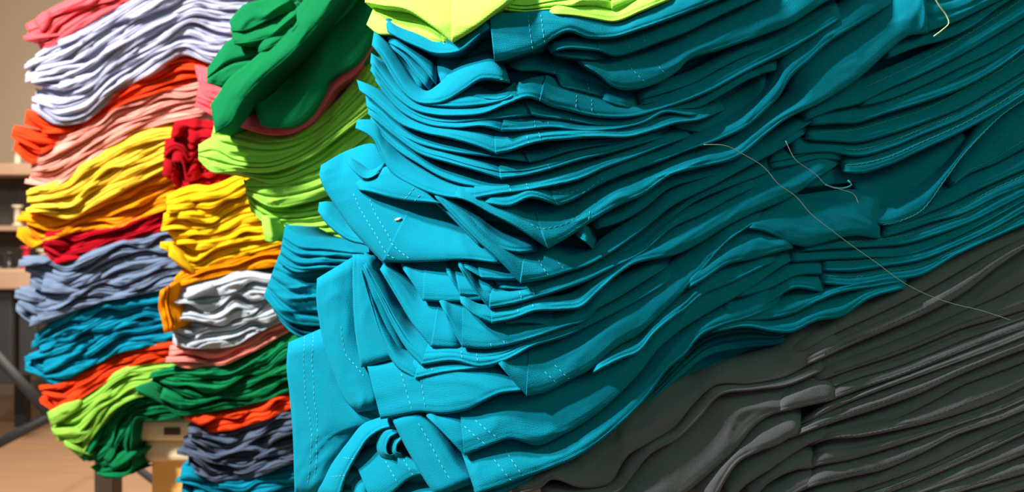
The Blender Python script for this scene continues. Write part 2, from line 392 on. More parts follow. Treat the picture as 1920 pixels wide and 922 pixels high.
# ---------------------------------------------------------------- the far stacks
ORD = ['topmost', 'second from top', 'third from top', 'fourth from top', 'fifth from top', 'sixth from top', 'seventh from top', 'eighth from top', 'ninth from top', 'tenth from top', 'eleventh from top', 'twelfth from top']
def pl(s): return np.array([[float(c) for c in p.split(',')] for p in s.split()])
def resamp(P, n=9):
    L = np.concatenate([[0], np.cumsum(np.hypot(*(P[1:]-P[:-1]).T))]); q = np.linspace(0, L[-1], n)
    return np.stack([np.interp(q, L, P[:, 0]), np.interp(q, L, P[:, 1])], 1)
def bundle(color, n, top, bot, base, stack, jend=7, jit=3.0, amp=0.004, tilt=0.0, grv=True, mat=None, back=0.16):
    T = resamp(pl(top)); B = resamp(pl(bot)); out = []
    cuts = [0.0]
    for i in range(n): cuts.append(cuts[-1]+rnd.uniform(0.7, 1.3))
    cuts = [c/cuts[-1] for c in cuts]
    offs = [[rnd.uniform(-0.55, 0.55)/n for _ in range(9)] for _ in range(n+1)]
    offs[0] = offs[-1] = [0]*9
    for i in range(n):
        je = rnd.uniform(-jend, jend); st = []
        for k in range(9):
            a = min(1, max(0, cuts[i]+offs[i][k])); b = min(1, max(a+0.2/n, cuts[i+1]+offs[i+1][k]))
            t = T[k]*(1-a)+B[k]*a; u = T[k]*(1-b)+B[k]*b
            e = je*max(0, 1-k/1.5)*1.3 + rnd.uniform(-2, 2)
            st.append([t[0]+e, t[1]-e*0.3, u[0]+e, u[1]-e*0.3, tilt*k/8+rnd.uniform(-7, 7)])
        dep = lambda x, y, bb=base: bb
        f = Fold(st, dep, mat or pal(color), amp=amp, jit=jit, curl=0.014, back=back, roll=0.8, maxA=0.016, ext=5, step=6, nv=12,
                 seed=rnd.random()*50, grooves=((rnd.uniform(.2, .4), rnd.uniform(.55, .8)) if rnd.random() < .5 else (rnd.uniform(.3, .6),)) if grv else (), gd=0.006)
        lab = f'{color} folded t-shirt, {ORD[i]} in the {color} bundle, {stack}'
        tag(f.o, lab, 't-shirt', f'{color} shirts in the {stack}')
        for w_ in range(1):
            if rnd.random() < 0.6:                     # a sleeve end sticking out near the left end
                k0 = rnd.choice((0, 0, 1)); p0 = np.array(st[k0][:4]); p1 = np.array(st[k0+1][:4]); g_ = rnd.uniform(1.0, 2.0)
                q0 = p0+np.array([-7, 1, -7, 3])*rnd.uniform(.2, 1.2); hh = max(6, (p0[3]-p0[1])*rnd.uniform(.6, 1.0)); c0 = (q0[1]+q0[3])/2; q0[1] = c0-hh*.55; q0[3] = c0+hh*.6
                q1 = p0+(p1-p0)*g_*0.5; c1 = (q1[1]+q1[3])/2+rnd.uniform(-3, 3); q1[1] = c1-hh*.5; q1[3] = c1+hh*.55
                q2 = p0+(p1-p0)*g_*1.1; c2 = (q2[1]+q2[3])/2; q2[1] = c2-hh*.2; q2[3] = c2+hh*.2
                Fold([list(q0), list(q1), list(q2)+[9]], (lambda x, y, bb=base: bb-0.007), mat or pal(color), name='sleeve', parent=f.o, amp=amp*.8, curl=0.005, back=.05, roll=.35, maxA=.006, apex=.9, ext=2, step=5, nv=8, seed=rnd.random()*50)
        out.append(f)
    return out

DA = 1.42; SA = 'far left stack'
bundle('coral', 3, '48,52 75,35 130,2 200,-45', '70,100 100,85 190,30 290,-25', DA, SA)
bundle('lavender white', 11, '64,108 100,85 190,28 290,-25 400,-60 500,-60', '58,205 90,228 143,240 235,165 345,100 400,120 450,120', DA-0.01, SA, jend=14, amp=0.006)
bundle('orange red', 6, '42,212 70,225 143,238 235,160 345,100 400,118', '28,280 50,312 80,296 150,240 230,195 380,150', DA, SA, jend=10)
bundle('pale pink', 7, '70,290 100,262 160,235 230,195 320,160 390,150', '60,340 100,355 190,285 235,265 310,243 395,225', DA, SA)
bundle('yellow', 5, '52,360 110,345 190,285 235,262 310,238 352,250', '50,398 130,412 200,372 280,330 357,292', DA-0.015, SA, jend=10)
bundle('amber', 4, '44,400 130,408 200,372 280,332 357,292', '38,440 62,465 130,436 220,428 330,385', DA, SA, jend=10)
bundle('dark red', 4, '78,442 130,434 220,424 330,386', '80,470 108,498 180,474 250,448 335,425', DA, SA)
bundle('slate blue', 6, '52,482 75,478 110,497 190,468 250,447 345,430', '42,580 60,610 110,596 165,572 240,558 345,535', DA-0.01, SA, jend=12, amp=0.006)
bundle('teal', 7, '66,630 110,598 165,572 240,556 345,535', '62,700 75,722 130,712 185,680 240,656 345,640', DA, SA, jend=12, amp=0.006)
bundle('scarlet', 4, '78,724 130,712 185,680 240,654 345,640', '84,752 108,776 150,748 220,702 262,684 345,672', DA, SA, amp=0.003)
bundle('lime', 5, '98,772 150,746 220,700 262,680 345,675', '120,838 152,856 182,808 215,765 262,745 345,738', DA-0.01, SA)
bundle('green', 5, '152,852 182,806 215,764 262,742 345,735', '200,895 250,893 246,830 250,792 290,788 345,786', DA, SA, jend=10)

DB = 1.2; SB = 'middle stack'
bundle('maroon', 4, '322,232 360,225 400,232 440,240', '312,330 340,362 380,362 420,345', DB+0.06, SB)
bundle('golden yellow', 7, '320,370 360,350 400,352 440,335 520,320', '306,482 345,508 400,498 460,478 560,450', DB, SB, jend=12, amp=0.005)
bundle('bright orange', 2, '328,525 345,508 400,498 460,478 545,445', '325,538 400,520 460,505 520,500 560,480', DB, SB, jend=6)
bundle('light grey', 5, '328,540 380,530 440,508 510,518 560,520', '322,645 370,655 440,650 490,620 560,590', DB-0.01, SB, jend=10, amp=0.007)
bundle('salmon', 2, '325,650 370,655 440,652 490,622 560,590', '322,676 350,690 410,688 470,662 560,612', DB, SB)
bundle('green', 5, '285,700 330,690 380,692 430,685 490,655 570,612', '272,725 335,778 400,772 470,760 570,725', DB-0.005, SB, jend=14, amp=0.006)
bundle('scarlet', 2, '342,780 400,772 470,760 570,722', '385,812 440,806 500,786 575,752', DB, SB)
bundle('charcoal blue', 6, '345,800 385,812 440,806 500,786 575,752', '345,870 400,905 460,900 575,860', DB, SB, jend=10, amp=0.008)
bundle('teal', 3, '338,875 400,905 460,900 575,860', '332,925 400,950 480,955 575,930', DB, SB)

def one(spec, depth, mat, label, cat='t-shirt', group=None, **kw):
    f = Fold(spec, depth, mat, **kw); tag(f.o, label, cat, group); return f
# the stack the green and lime shirts lie on, behind the near pile
for i in range(9):
    a_ = 432+i*39.5; one(f'640,{a_},640,{a_+40} 700,{a_-6},700,{a_+34} 780,{a_+2},780,{a_+42} 850,{a_-3},850,{a_+37}', 0.80, M_teal, f'teal folded t-shirt, {ORD[i]} under the lime shirts behind the near pile', group='teal shirts under the lime shirts', amp=.003, grooves=(.35, .7), gd=.004, curl=.012, back=.13, nv=10, step=10)
# orange sleeves hanging out at the left of the middle stack
one('325,530,300,545 322,560,297,575 330,590,303,600 335,615,308,625', 1.17, pal('bright orange'), 'bright orange sleeves hanging down beside the light grey bundle', amp=0.006, grooves=(.3, .6), gd=0.006, roll=.6)
one('366,130,372,155 385,135,378,172 440,150,430,195 500,172,498,192', 1.12, pal('coral'), 'hot coral shirt poking out under the big green shirt', amp=0.006, curl=.02)
one('370,170,366,200 400,180,395,215 440,195,430,235 470,200,460,240', 1.16, pal('coral'), 'crumpled coral shirt above the maroon bundle', amp=0.008, grooves=(.4, .7), gd=.006, curl=.02)

# big green shirts, coral shirt and lime shirts lying just behind the near pile
DG = 0.84
Gm = pal('green')
one('388,138,388,156 428,85,425,163 470,78,470,150 520,80,520,130 600,10,590,80 690,-70,680,0', DG-0.04, Gm, 'green shirt with a drooping pointed sleeve over the coral shirt', amp=0.002, maxA=0.016, grooves=(.45,), gd=.008, back=.12)
one('396,205,404,250 412,185,434,232 430,158,450,200 470,125,482,160 520,80,545,105 570,20,610,35 620,-60,670,-40', DG-0.07, Gm, 'green shirt edge hanging lowest in a long curved strip', amp=0.0015, maxA=0.012, back=.12)
one('478,205,490,236 505,190,520,240 535,160,552,238 555,130,577,222 575,100,599,190 595,70,614,154 640,10,667,120 690,-60,702,70', 0.782, Gm, 'dark smooth green shirt rolled behind the curved green strip', wr=0.0, amp=0.001, maxA=0.04, back=.12, apex=.6)
one('432,48,436,60 455,20,462,58 490,8,500,40 540,-10,550,20', DG-0.05, Gm, 'knotted green shirt end, uppermost of the green loops', amp=0.006, curl=.012, back=.05)
one('434,62,440,84 462,58,475,80 500,45,515,68 560,10,570,40', DG-0.055, Gm, 'knotted green shirt end, middle of the green loops', amp=0.006, curl=.012, back=.05)
one('480,75,484,100 500,62,505,92 540,40,545,70 580,0,590,35', DG-0.06, Gm, 'small green sleeve roll above the pointed sleeve', amp=0.004, curl=.01, back=.05)
one('430,190,436,233 465,205,481,248 500,215,512,254 540,222,545,251 565,205,581,234 590,175,605,204 608,145,624,173 655,112,667,137 690,70,703,84', 0.795, pal('coral'), 'thin salmon shirt edge curving between green and lime shirts', amp=0.002, maxA=.02, apex=.85, back=.12)
L_ = [ '400,240,392,275 440,240,430,290 490,250,480,300 540,252,540,292 590,235,600,262 640,190,650,215 710,95,720,150',
       '372,280,372,300 400,265,395,322 440,290,445,322 500,296,510,322 560,275,570,302 640,215,650,245 710,140,720,190',
       '440,318,460,330 500,318,515,345 570,295,580,325 640,240,650,285 710,185,720,230',
       '462,345,460,362 500,335,505,388 560,325,575,380 640,290,650,350 710,240,720,300',
       '458,345,470,395 490,375,495,418 550,388,560,420 610,375,620,412 680,350,690,400',
       '482,395,505,432 520,415,520,448 560,420,560,440 610,410,615,455 690,395,700,450']
nm = ['topmost', 'second from top', 'third from top', 'fourth from top', 'fifth from top', 'lowest']
one('445,150,455,200 470,140,480,215 510,100,530,190 550,60,575,130 600,-10,620,60 660,-80,680,0', 0.815, Gm, 'shaded green shirt in the hollow between the strip and the smooth green roll', amp=.002, grooves=(.3, .6), gd=.008, back=.1)
for i, sp in enumerate(L_):
    one(sp, 0.80-0.006*(i % 2), pal('lime'), f'lime shirt in the group left of the teal pile, {nm[i]}', group='lime shirts behind the near pile', amp=0.0035, maxA=.016, curl=.02, grooves=(.35, .65), gd=.004, back=.12, roll=.5)
one('490,412,497,452 505,415,510,455 520,430,522,450', 0.77, pal('lime'), 'small lime sleeve tip pointing down above the dark teal shirt', amp=.002, curl=.01, back=.03)
for i, sp in enumerate(['533,430,522,492 560,448,552,510 610,455,605,505 690,465,690,505 760,470,760,510', '520,485,494,556 555,490,535,600 600,485,600,612 680,490,680,600 760,495,760,600', '500,560,528,606 545,590,550,626 610,600,612,648 680,600,680,660 760,600,760,670']):
    one(sp, 0.69+0.004*i, M_teal, f'crumpled teal shirt left behind the pile, {["upper","middle","lower"][i]} of three', group='crumpled teal shirts', amp=0.0045, grooves=(.3, .55, .8), gd=.005, maxA=.014, curl=.02, back=.08)

# ---------------------------------------------------------------- the near pile: lime on top
FD = front_depth
one('700,15,687,46 704,14,702,60 735,10,735,66 790,22,792,78 825,50,833,88* 850,60,850,80', lambda x, y: FD(x, y)+0.006, M_lime, 'lime shirt folded under, resting directly on the teal corner', amp=.0015, curl=.008, grooves=(.45,), maxA=.012)
f = one('686,-30,684,5 720,-45,718,12 770,-55,765,20 805,-50,812,50 850,-55,848,80* 890,-60,890,55 930,-70,930,24 980,-80,975,-10', lambda x, y: FD(x, y)-0.004, M_lime, 'brightly lit lime shirt on top of the pile with a sharp corner', amp=.0015, maxA=.035, roll=1.3, apex=.93, curl=.01)
one('940,-5,940,20 985,0,985,24 1030,-10,1030,20 1060,-20,1070,20 1095,-30,1097,21 1120,-40,1122,24 1147,-40,1147,34* 1185,-50,1185,18 1240,-70,1240,-5', lambda x, y: FD(x, y)+0.007, M_lime, 'lime shirt crumpled into a bow at the top middle', amp=.003, grooves=(.5, .8), maxA=.02)
one('1030,18,1032,26 1080,18,1080,31 1115,20,1115,37 1150,24,1150,42 1200,2,1200,24 1265,-28,1265,-3', lambda x, y: FD(x, y)+0.002, M_lime, 'lime shirt lip lying lowest on the teal shirt, top middle', amp=.0008)

# ---------------------------------------------------------------- the near pile: teal shirts.  (spec, dz mm, label, options)
CNT = {'c': 0, 'r': 0, 'l': 0}
G_T = 'teal shirts of the near pile'
def teal(spec, label, dz=0.0, st=None, ropes=None, mat=None, **kw):
    d = dz*0.001
    kw.setdefault('seed', rnd.random()*40)
    lastx = float(spec.split()[-1].strip('*').split(',')[0])
    if lastx > 1000 and lastx < 1700 and 'sleeve' not in label and 'square' not in label: kw.setdefault('curl2', 0.015)
    if any(w_ in label for w_ in ('lit', 'bright', 'sharp', 'lowest', 'wide', 'triangular', 'slanting', 'broad')): kw.setdefault('hemstep', 0.0007)
    sh = [i for i, tk in enumerate(spec.split()) if tk.endswith('*')]
    if st and sh and 'flat brightly' not in label:
        hi = max(p[0] for ln in st for p in ln)+0.35; n_ = len(spec.split())-1
        kw['hem'] = (min(sh[0], hi-0.5), min(n_, hi))
    f = Fold(spec, (lambda x, y: FD(x, y)+d), mat or M_teal, **kw)
    tag(f.o, label, 't-shirt', G_T)
    if st: stitch(f, st, M_thread)
    if ropes:
        for (a, b, v) in ropes: rope(f, a, b, v, M_seamt)
    return f

# shirts further inside the pile, seen in the gaps
for i, sp in enumerate(['725,80,730,190 850,80,850,240 1000,60,1000,230 1150,40,1150,240 1300,0,1300,220 1450,-50,1450,190 1600,-90,1600,150',
  '740,180,745,330 850,220,850,400 1000,220,1000,420 1150,210,1150,400 1300,180,1300,380 1450,150,1450,360 1600,110,1600,340',
  '690,440,700,600 850,400,850,620 1000,400,1000,640 1150,380,1150,600 1300,330,1300,560 1450,300,1450,540 1600,280,1600,520',
  '660,600,660,780 800,600,800,800 950,600,950,800 1100,560,1100,800 1250,520,1250,740 1400,460,1400,660 1560,420,1560,600',
  '640,770,640,950 750,770,750,950 880,780,880,950 1000,790,1000,900',
  '1540,120,1540,330 1700,60,1700,280 1850,0,1850,220 1950,-60,1950,170', '1540,300,1540,560 1700,270,1700,520 1850,210,1850,450 1950,160,1950,400']):
    f = Fold(sp, (lambda x, y: FD(x, y)+0.021), M_teal, amp=.003, seed=i*3.3, grooves=(.2, .4, .6, .8), gd=.003, maxA=.004, back=.05)
    tag(f.o, f'teal shirt buried inside the pile, glimpsed through gaps, {["upper left","upper middle","centre","lower middle","bottom left","upper right","lower right"][i]}', 't-shirt', G_T)
for i, sp in enumerate(['1260,720,1240,950 1400,660,1400,950 1550,600,1550,950 1700,550,1700,950 1850,500,1850,950 1950,450,1950,950']):
    f = Fold(sp, (lambda x, y: FD(x, y)+0.024), M_grey, amp=.003, seed=i*3.3, grooves=(.2, .4, .6, .8), gd=.003, maxA=.004, back=.05)
    tag(f.o, 'charcoal shirt buried inside the charcoal pile behind the sleeve ends', 't-shirt')
# --- top group
teal('723,38,726,60 745,50,750,74 780,62,785,90 820,82,820,102 850,80,860,98 880,60,888,78 902,44,908,60 920,33,924,52', 'teal shirt rim sagging under the lime corner, top left', 1, amp=.0006)
teal('918,33,927,116* 945,30,948,112 970,28,972,104 1005,25,1008,92 1035,25,1038,72 1070,27,1065,60 1110,33,1102,72 1160,44,1152,71 1200,28,1195,58 1260,0,1250,39 1330,-35,1320,12 1400,-70,1390,-15',
     'teal shirt with a broad square hem flap, uppermost of the teal pile', -2, st=[[(2.55, .0), (2.75, .97)], [(3.3, .03), (3.45, .97)]], endcurl=False, amp=.0009, maxA=.006)
teal('1030,92,1035,98 1060,80,1062,92 1095,77,1098,94 1121,78,1123,96* 1145,74,1150,106 1190,65,1190,97 1240,45,1235,80 1290,26,1285,62 1350,3,1345,32 1410,-25,1405,5 1470,-50,1460,-20',
     'teal shirt with a forked stitched fold below the broad hem flap', 0, st=[[(4.6, .1), (4.85, .95)], [(5.3, .03), (5.4, .7)]], amp=.0007)
teal('1035,96,1040,103 1080,95,1085,111 1123,95,1124,113 1150,100,1152,106', 'thin teal layer inside the forked fold', 3, amp=.0005)
teal('1086,116,1094,122 1112,119,1122,140 1138,112,1150,163 1180,105,1190,168 1220,97,1240,153 1250,84,1270,134 1290,64,1292,112 1340,42,1352,93 1400,12,1430,66 1460,-18,1485,44 1530,-55,1550,3 1600,-80,1610,-20',
     'teal shirt with a rounded stitched sleeve end hanging under the forked fold', -1, st=[[(2.85, .2), (3.5, .9)], [(3.9, .1), (4.35, .85)]], amp=.0010)
teal('950,118,960,128 975,112,976,134 1003,110,1006,134 1034,114,1036,140 1075,122,1075,152 1115,128,1120,165 1160,150,1160,185', 'shaded teal sleeve deep behind the rounded sleeve end', 10, amp=.001, st=[[(3, .1), (3.1, .9)]])
teal('1036,132,1046,150 1060,136,1052,163 1085,142,1085,172 1125,150,1125,182 1170,165,1170,190', 'small shaded teal roll at the middle of the top group', 6, amp=.001, st=[[(2.4, .1), (2.5, .9)]])
teal('1125,168,1128,188 1155,168,1160,200 1185,178,1192,204 1215,182,1215,200', 'small crinkled teal hem corner above the dark gap', 3, amp=.001, mat=M_teal2)
# upper left fan behind
for i, sp in enumerate(['726,64,730,82 760,82,762,100 790,105,792,128 820,135,818,160', '724,66,732,90 755,92,758,112 785,125,782,145 812,155,805,170', '720,68,728,88 745,95,745,118 770,130,768,150 800,160,795,172', '728,40,724,62 735,62,735,82 745,82,745,96']):
    teal(sp, f'thin teal layer fanned at the upper left corner, {["first","second","third","smallest"][i]} under the rim', 8+2*i, amp=.0006)
teal('820,106,820,152 850,108,845,165 885,118,880,150 910,135,905,150', 'flat shaded teal hem tucked inside the upper left hollow', 12, amp=.0005, mat=M_teal2)
teal('700,66,697,85 722,88,715,108 748,128,736,145 772,162,757,175 795,177,782,193 818,168,812,196 842,146,838,190 870,123,868,172 900,113,905,150 922,111,932,151 948,130,957,156',
     'teal shirt curling up in a bright swooping edge at the upper left', 0, amp=.0007, maxA=.008, st=[[(9.2, .92), (10.9, .7)]], curl2=.005)
teal('788,184,785,196 828,172,830,201 862,158,864,202 888,161,888,200 912,176,912,197 935,181,938,191 968,163,972,178', 'teal shirt lip below the hollow of the swooping shirt', 1, amp=.0006, grooves=(.5,), gd=.001)
# --- second group: layers from the left tips through to hems
teal('695,108,694,118 720,140,715,150 750,172,742,182 780,195,775,206 815,204,812,216 860,206,860,218 905,202,905,214 950,180,952,196 985,158,988,184 1022,149,1012,190* 1036,153,1030,199 1070,167,1065,208 1110,181,1105,218 1150,197,1150,222 1190,207,1192,219 1222,198,1226,210 1262,176,1272,196 1320,150,1332,172 1385,118,1395,138 1440,92,1450,110 1500,60,1510,78 1570,15,1580,35',
     'teal shirt with a raised stitched hem, ending beside the rounded sleeve', 0, st=[[(11.3, .15), (11.35, .85)], [(12, .1), (12.1, .8)]], amp=.0006, roll=.5)
teal('697,122,694,132 725,155,718,166 755,186,748,198 800,212,797,224 850,218,850,231 900,212,903,226 950,203,952,222 985,190,1000,217* 1003,192,1006,219 1060,208,1060,226 1120,222,1122,236 1180,222,1182,236 1215,210,1218,226 1260,197,1262,207 1300,190,1310,202 1340,165,1348,182 1400,128,1408,148 1440,98,1446,135',
     'teal shirt with a narrow dark hem below the raised stitched hem', 2, amp=.0006, st=[[(9.1, .1), (9.2, .9)]])
teal('705,138,703,150 730,165,722,178 765,200,755,212 805,222,800,234 855,230,855,240 905,222,908,238 946,213,940,247* 975,218,972,246 1030,226,1030,240 1100,236,1100,247 1170,228,1175,240 1205,215,1210,231 1240,200,1245,213 1300,202,1302,218 1335,185,1345,205',
     'teal shirt with a small pale-edged hem third at the near corner', 0, amp=.0006, st=[[(7.5, .1), (7.55, .9)], [(7.95, .1), (8.0, .9)]])
teal('671,158,674,170 700,172,695,186 728,196,720,208 762,222,752,234 800,234,795,250 850,240,850,262 895,246,895,275 928,252,930,289* 950,252,952,285 988,247,992,272 1015,245,1018,266 1060,240,1062,262 1120,240,1122,258 1170,240,1180,258 1215,228,1225,246 1260,215,1270,232 1300,215,1310,226 1350,190,1360,206',
     'teal shirt with a bright stitched box hem at the near corner', -2, amp=.0007, st=[[(8.95, .05), (9.0, .9)], [(9.8, .05), (9.9, .9)]])
teal('686,188,687,200 715,205,708,216 745,232,738,246 785,258,780,268 830,270,830,282 880,278,880,290 925,282,935,296 985,290,994,305* 1015,288,1020,299 1060,272,1062,286 1110,262,1112,276 1170,256,1175,268 1215,243,1220,256 1262,230,1270,244',
     'teal shirt with a tiny dark hem just under the box hem', 3, amp=.0006, st=[[(8.7, .1), (8.8, .9)]])
teal('690,205,690,214 722,226,718,238 752,250,748,262 790,276,785,288 840,290,840,306 890,305,890,320 937,312,940,336* 985,312,985,330 1030,303,1032,318 1080,288,1085,302 1140,274,1142,288 1200,258,1205,270 1262,240,1265,252',
     'teal shirt whose hem corner lies under the tiny dark hem', 0, amp=.0006, grooves=(.5,), gd=.0012, st=[[(7.9, .2), (8.0, .9)]])
teal('695,215,695,228 722,245,718,258 748,268,744,282 790,296,785,308 830,318,830,334 865,328,865,346 905,338,905,352 960,335,960,348 1020,326,1022,338 1080,305,1085,320 1140,288,1145,300 1200,270,1205,282',
     'slim shaded teal layer between the two bright left swoops', 5, amp=.0006)
teal('668,232,666,240 705,236,700,262 725,262,716,295 750,296,735,325 790,325,775,350 835,348,825,368 870,355,865,373 889,348,892,373* 930,345,935,365 975,342,978,360 1030,332,1033,350 1080,315,1085,338 1130,300,1135,316 1180,282,1185,298 1235,262,1240,276 1300,240,1302,254',
     'teal shirt swooping from a looped left tip to a folded corner', -1, amp=.0007, maxA=.007, st=[[(8.5, .1), (8.55, .8)], [(9.2, .1), (9.25, .8)]])
teal('905,365,905,380 950,352,952,388 1000,345,1000,372 1025,345,1047,386* 1060,345,1065,380 1130,308,1135,342 1180,280,1185,322 1235,274,1240,303 1290,262,1292,282 1350,232,1352,262 1392,205,1398,240 1430,165,1435,208 1452,132,1462,180 1462,112,1480,150 1502,78,1520,112 1545,38,1555,80 1590,-2,1615,43 1640,-50,1680,2',
     'teal shirt lit on top with a sharp stitched corner, centre of pile', -1, amp=.0011, maxA=.012, roll=.9, apex=.85, st=[[(3.05, .35), (4.3, .55)], [(4.4, .9), (4.95, .72)]])
big = teal('850,355,852,370 885,368,882,380 920,380,918,400 965,385,965,425 1000,385,1028,466* 1050,388,1062,447 1090,372,1110,415 1130,348,1152,390 1200,322,1205,366 1262,303,1262,328 1300,288,1312,315 1370,262,1390,292 1405,240,1440,250 1440,212,1478,222 1478,178,1540,192 1500,130,1592,160 1555,83,1622,137 1615,43,1665,97 1677,3,1705,67 1715,-30,1728,64 1730,-90,1742,61',
     'brightest teal shirt with a long lit sleeve across the middle', -3, amp=.0012, maxA=.013, roll=.9, apex=.86, st=[[(3.6, .55), (5.8, .55)], [(5.9, .9), (6.1, .6)]])
rb = Fold('1715,-70,1722,70,5 1734,-50,1736,62 1790,-40,1790,42 1850,-70,1850,13 1925,-110,1925,-20', lambda x, y: FD(x, y), M_teal2, name='shirt_body', parent=big.o,  amp=.0008, grooves=(.45, .75), gd=.0015)
rb.o.location = -big.org
# flat lit shirt at the left
flat = teal('600,318,598,328 622,304,606,350 655,288,628,385 700,278,655,425 745,318,682,455 790,345,717,492* 830,375,770,492 870,405,820,490 905,440,865,487 945,488,940,495', 'flat brightly lit teal shirt with two dotted stitch lines at the left', 2, amp=.0008, maxA=.02, roll=.7, apex=.86,
     st=[[(2.7, .62), (3.2, .72), (4.2, .8), (5.5, .96)], [(3.1, .45), (3.8, .6), (4.8, .72), (6.0, .96)]])
teal('668,350,672,356 700,335,698,362 728,320,735,372 760,330,775,378 790,352,800,380 820,378,830,382', 'dark teal flap folded over the flat lit shirt', -2, amp=.0006, maxA=.003, mat=M_teal2, st=[[(2.6, .95), (3.4, .35)], [(3.1, .98), (3.8, .55)]])
teal('652,302,652,308 668,314,664,322 690,326,684,336 720,310,712,326', 'short buttonhole-like teal fold above the dark flap', -1, amp=.0004)
teal('597,388,596,396 612,386,606,412 632,400,625,432 655,420,655,452 690,440,690,462 715,455,715,480', 'rolled teal shirt end peeking out under the flat lit shirt', 9, amp=.0008, maxA=.01)
# thin fan from under the swoop down right
for i, sp in enumerate(['800,345,798,356 850,378,848,392 900,418,895,432 935,438,940,468 960,448,965,474 1005,455,1008,472', '790,345,788,358 840,385,835,398 880,420,872,435 915,455,905,470', ]):
    teal(sp, ['teal layer with a small ribbed corner below the bright sleeve corner', 'narrow teal layer slanting under the folded corner'][i], 3+i*2, amp=.0006)
teal('815,355,812,366 860,392,852,408 905,430,895,452 945,462,935,488 985,468,976,531* 1020,466,1020,524 1062,470,1062,511 1100,476,1100,499 1132,452,1136,480 1200,405,1200,436 1262,358,1262,386 1325,332,1330,352 1400,290,1402,313 1462,260,1462,281 1520,225,1522,243',
     'teal shirt with a long slanting edge ending in a pointed hem', -1, amp=.0009, apex=.85, st=[[(4.7, .3), (5.2, .9)], [(5.5, .3), (5.95, .9)]])
teal('1078,436,1085,446 1100,430,1104,460 1118,448,1120,482', 'tiny looped teal seam beside the pointed hem', -3, amp=.0003, maxA=.003)
teal('1110,420,1118,430 1163,392,1165,416 1200,362,1206,393 1252,333,1257,353 1302,318,1312,337 1362,298,1372,320 1422,268,1424,297 1482,232,1482,256 1532,203,1532,224 1602,160,1604,184',
     'green-tinged teal layer directly under the long lit sleeve', 3, amp=.0009)
teal('858,486,866,500 893,491,905,523* 930,494,930,525 968,500,968,526 1010,515,1010,530', 'short stubby teal hem left of the pointed hem', 3, amp=.0007)
teal('925,522,934,541* 985,526,987,544 1022,522,1024,541 1072,510,1072,528 1132,482,1138,500 1200,436,1202,459 1262,388,1262,409 1302,360,1302,380 1362,333,1362,354 1422,303,1422,332 1485,280,1485,303',
     'thin dark teal hem running under the pointed hem', 4, amp=.0007)
teal('858,488,860,500 884,518,883,537 905,543,904,563 922,540,918,579* 962,540,962,571 1002,534,1002,560 1045,522,1048,546 1095,504,1104,526 1136,486,1144,506 1195,458,1202,478 1262,410,1264,426 1322,380,1322,400 1382,350,1382,367 1442,323,1444,342',
     'teal shirt with a stitched hem, second below the pointed hem', 0, amp=.0008, st=[[(4.3, .25), (4.4, .75)], [(4.9, .2), (5.0, .7)]])
teal('862,558,864,568 895,578,893,594 921,580,923,607* 962,575,962,599 1002,565,1002,585 1052,562,1052,582 1082,552,1088,578 1112,528,1118,552 1150,500,1154,519 1180,476,1188,496 1212,458,1217,488 1262,424,1266,478 1312,396,1312,456 1362,366,1358,427 1422,332,1412,400 1482,302,1480,371 1532,288,1537,332 1578,273,1580,303',
     'teal shirt opening into a wide smooth panel right of centre', -2, amp=.0009, maxA=.008, st=[[(3.2, .25), (3.3, .75)], [(3.9, .2), (4.0, .7)]])
teal('940,596,950,606 990,588,992,606 1037,582,1037,614', 'square-ended teal hem tucked under the smooth panel shirt', 3, amp=.0004, endcurl=False)
teal('750,490,756,506 770,488,776,535 797,488,793,564* 850,490,850,566 892,498,905,563 930,520,930,560', 'shaded teal shirt under the flat lit shirt, with a sharp lower corner', 5, amp=.0006, apex=.9)
teal('833,496,838,512 852,498,863,554* 890,505,900,556 930,520,935,560', 'narrow shaded teal hem inside the shaded shirt', 4, amp=.0005)
teal('822,562,828,575 845,562,845,612 868,566,867,651* 905,575,908,654 945,588,948,649 982,600,986,639 1022,598,1022,627 1062,586,1062,613 1092,572,1095,604 1117,550,1118,582 1152,530,1153,562 1212,500,1214,524 1262,478,1264,494',
     'teal shirt with a lit triangular corner at mid height', 0, amp=.0009, apex=.88, st=[[(3.3, .85), (3.35, .98)], [(3.9, .8), (4, .97)]])
teal('718,495,712,505 752,520,745,560 790,558,777,612 822,565,808,650* 850,580,868,653', 'teal shirt with a slanting left edge beside the triangular corner', 2, amp=.0008, apex=.9)
teal('682,482,680,498 718,540,712,562 748,590,742,622 775,625,768,662 805,640,790,685* 850,645,850,678 898,650,900,689 942,648,944,679 997,625,998,651 1062,602,1064,630 1112,582,1114,606 1162,556,1163,582 1222,520,1227,547 1282,485,1285,510',
     'teal shirt with a long low hem under the triangular corner', 0, amp=.0008, grooves=(.5,), gd=.001, st=[[(5.3, .3), (5.35, .9)], [(5.9, .3), (5.95, .9)]])
teal('676,490,674,500 700,555,694,572 730,622,720,648 757,665,748,692 785,680,779,711* 822,678,822,701 872,676,872,694 930,676,932,687', 'narrow teal shirt edge fanned left below the long low hem', 1, amp=.0007, st=[[(4.7, .4), (4.75, .9)]])
teal('860,682,870,700 880,680,872,716 900,680,882,712', 'tiny teal fold tip hanging under the long low hem', 3, amp=.0004)
teal('905,690,925,712 925,685,948,730* 950,680,965,722', 'small double teal corner left of the wide lit hem', 2, amp=.0004)
teal('932,668,932,680 957,664,962,714 992,656,987,743* 1022,646,1026,734 1062,628,1062,716 1102,604,1106,693 1152,570,1153,653 1202,536,1203,623 1236,512,1241,586 1272,486,1272,556 1314,456,1317,508 1352,426,1356,462 1406,400,1407,424 1452,382,1452,396',
     'teal shirt with a wide lit lower band sweeping up to the right', -2, amp=.0010, apex=.88, maxA=.009, st=[[(2.9, .55), (3.6, .98)], [(3.4, .5), (4.15, .98)]])
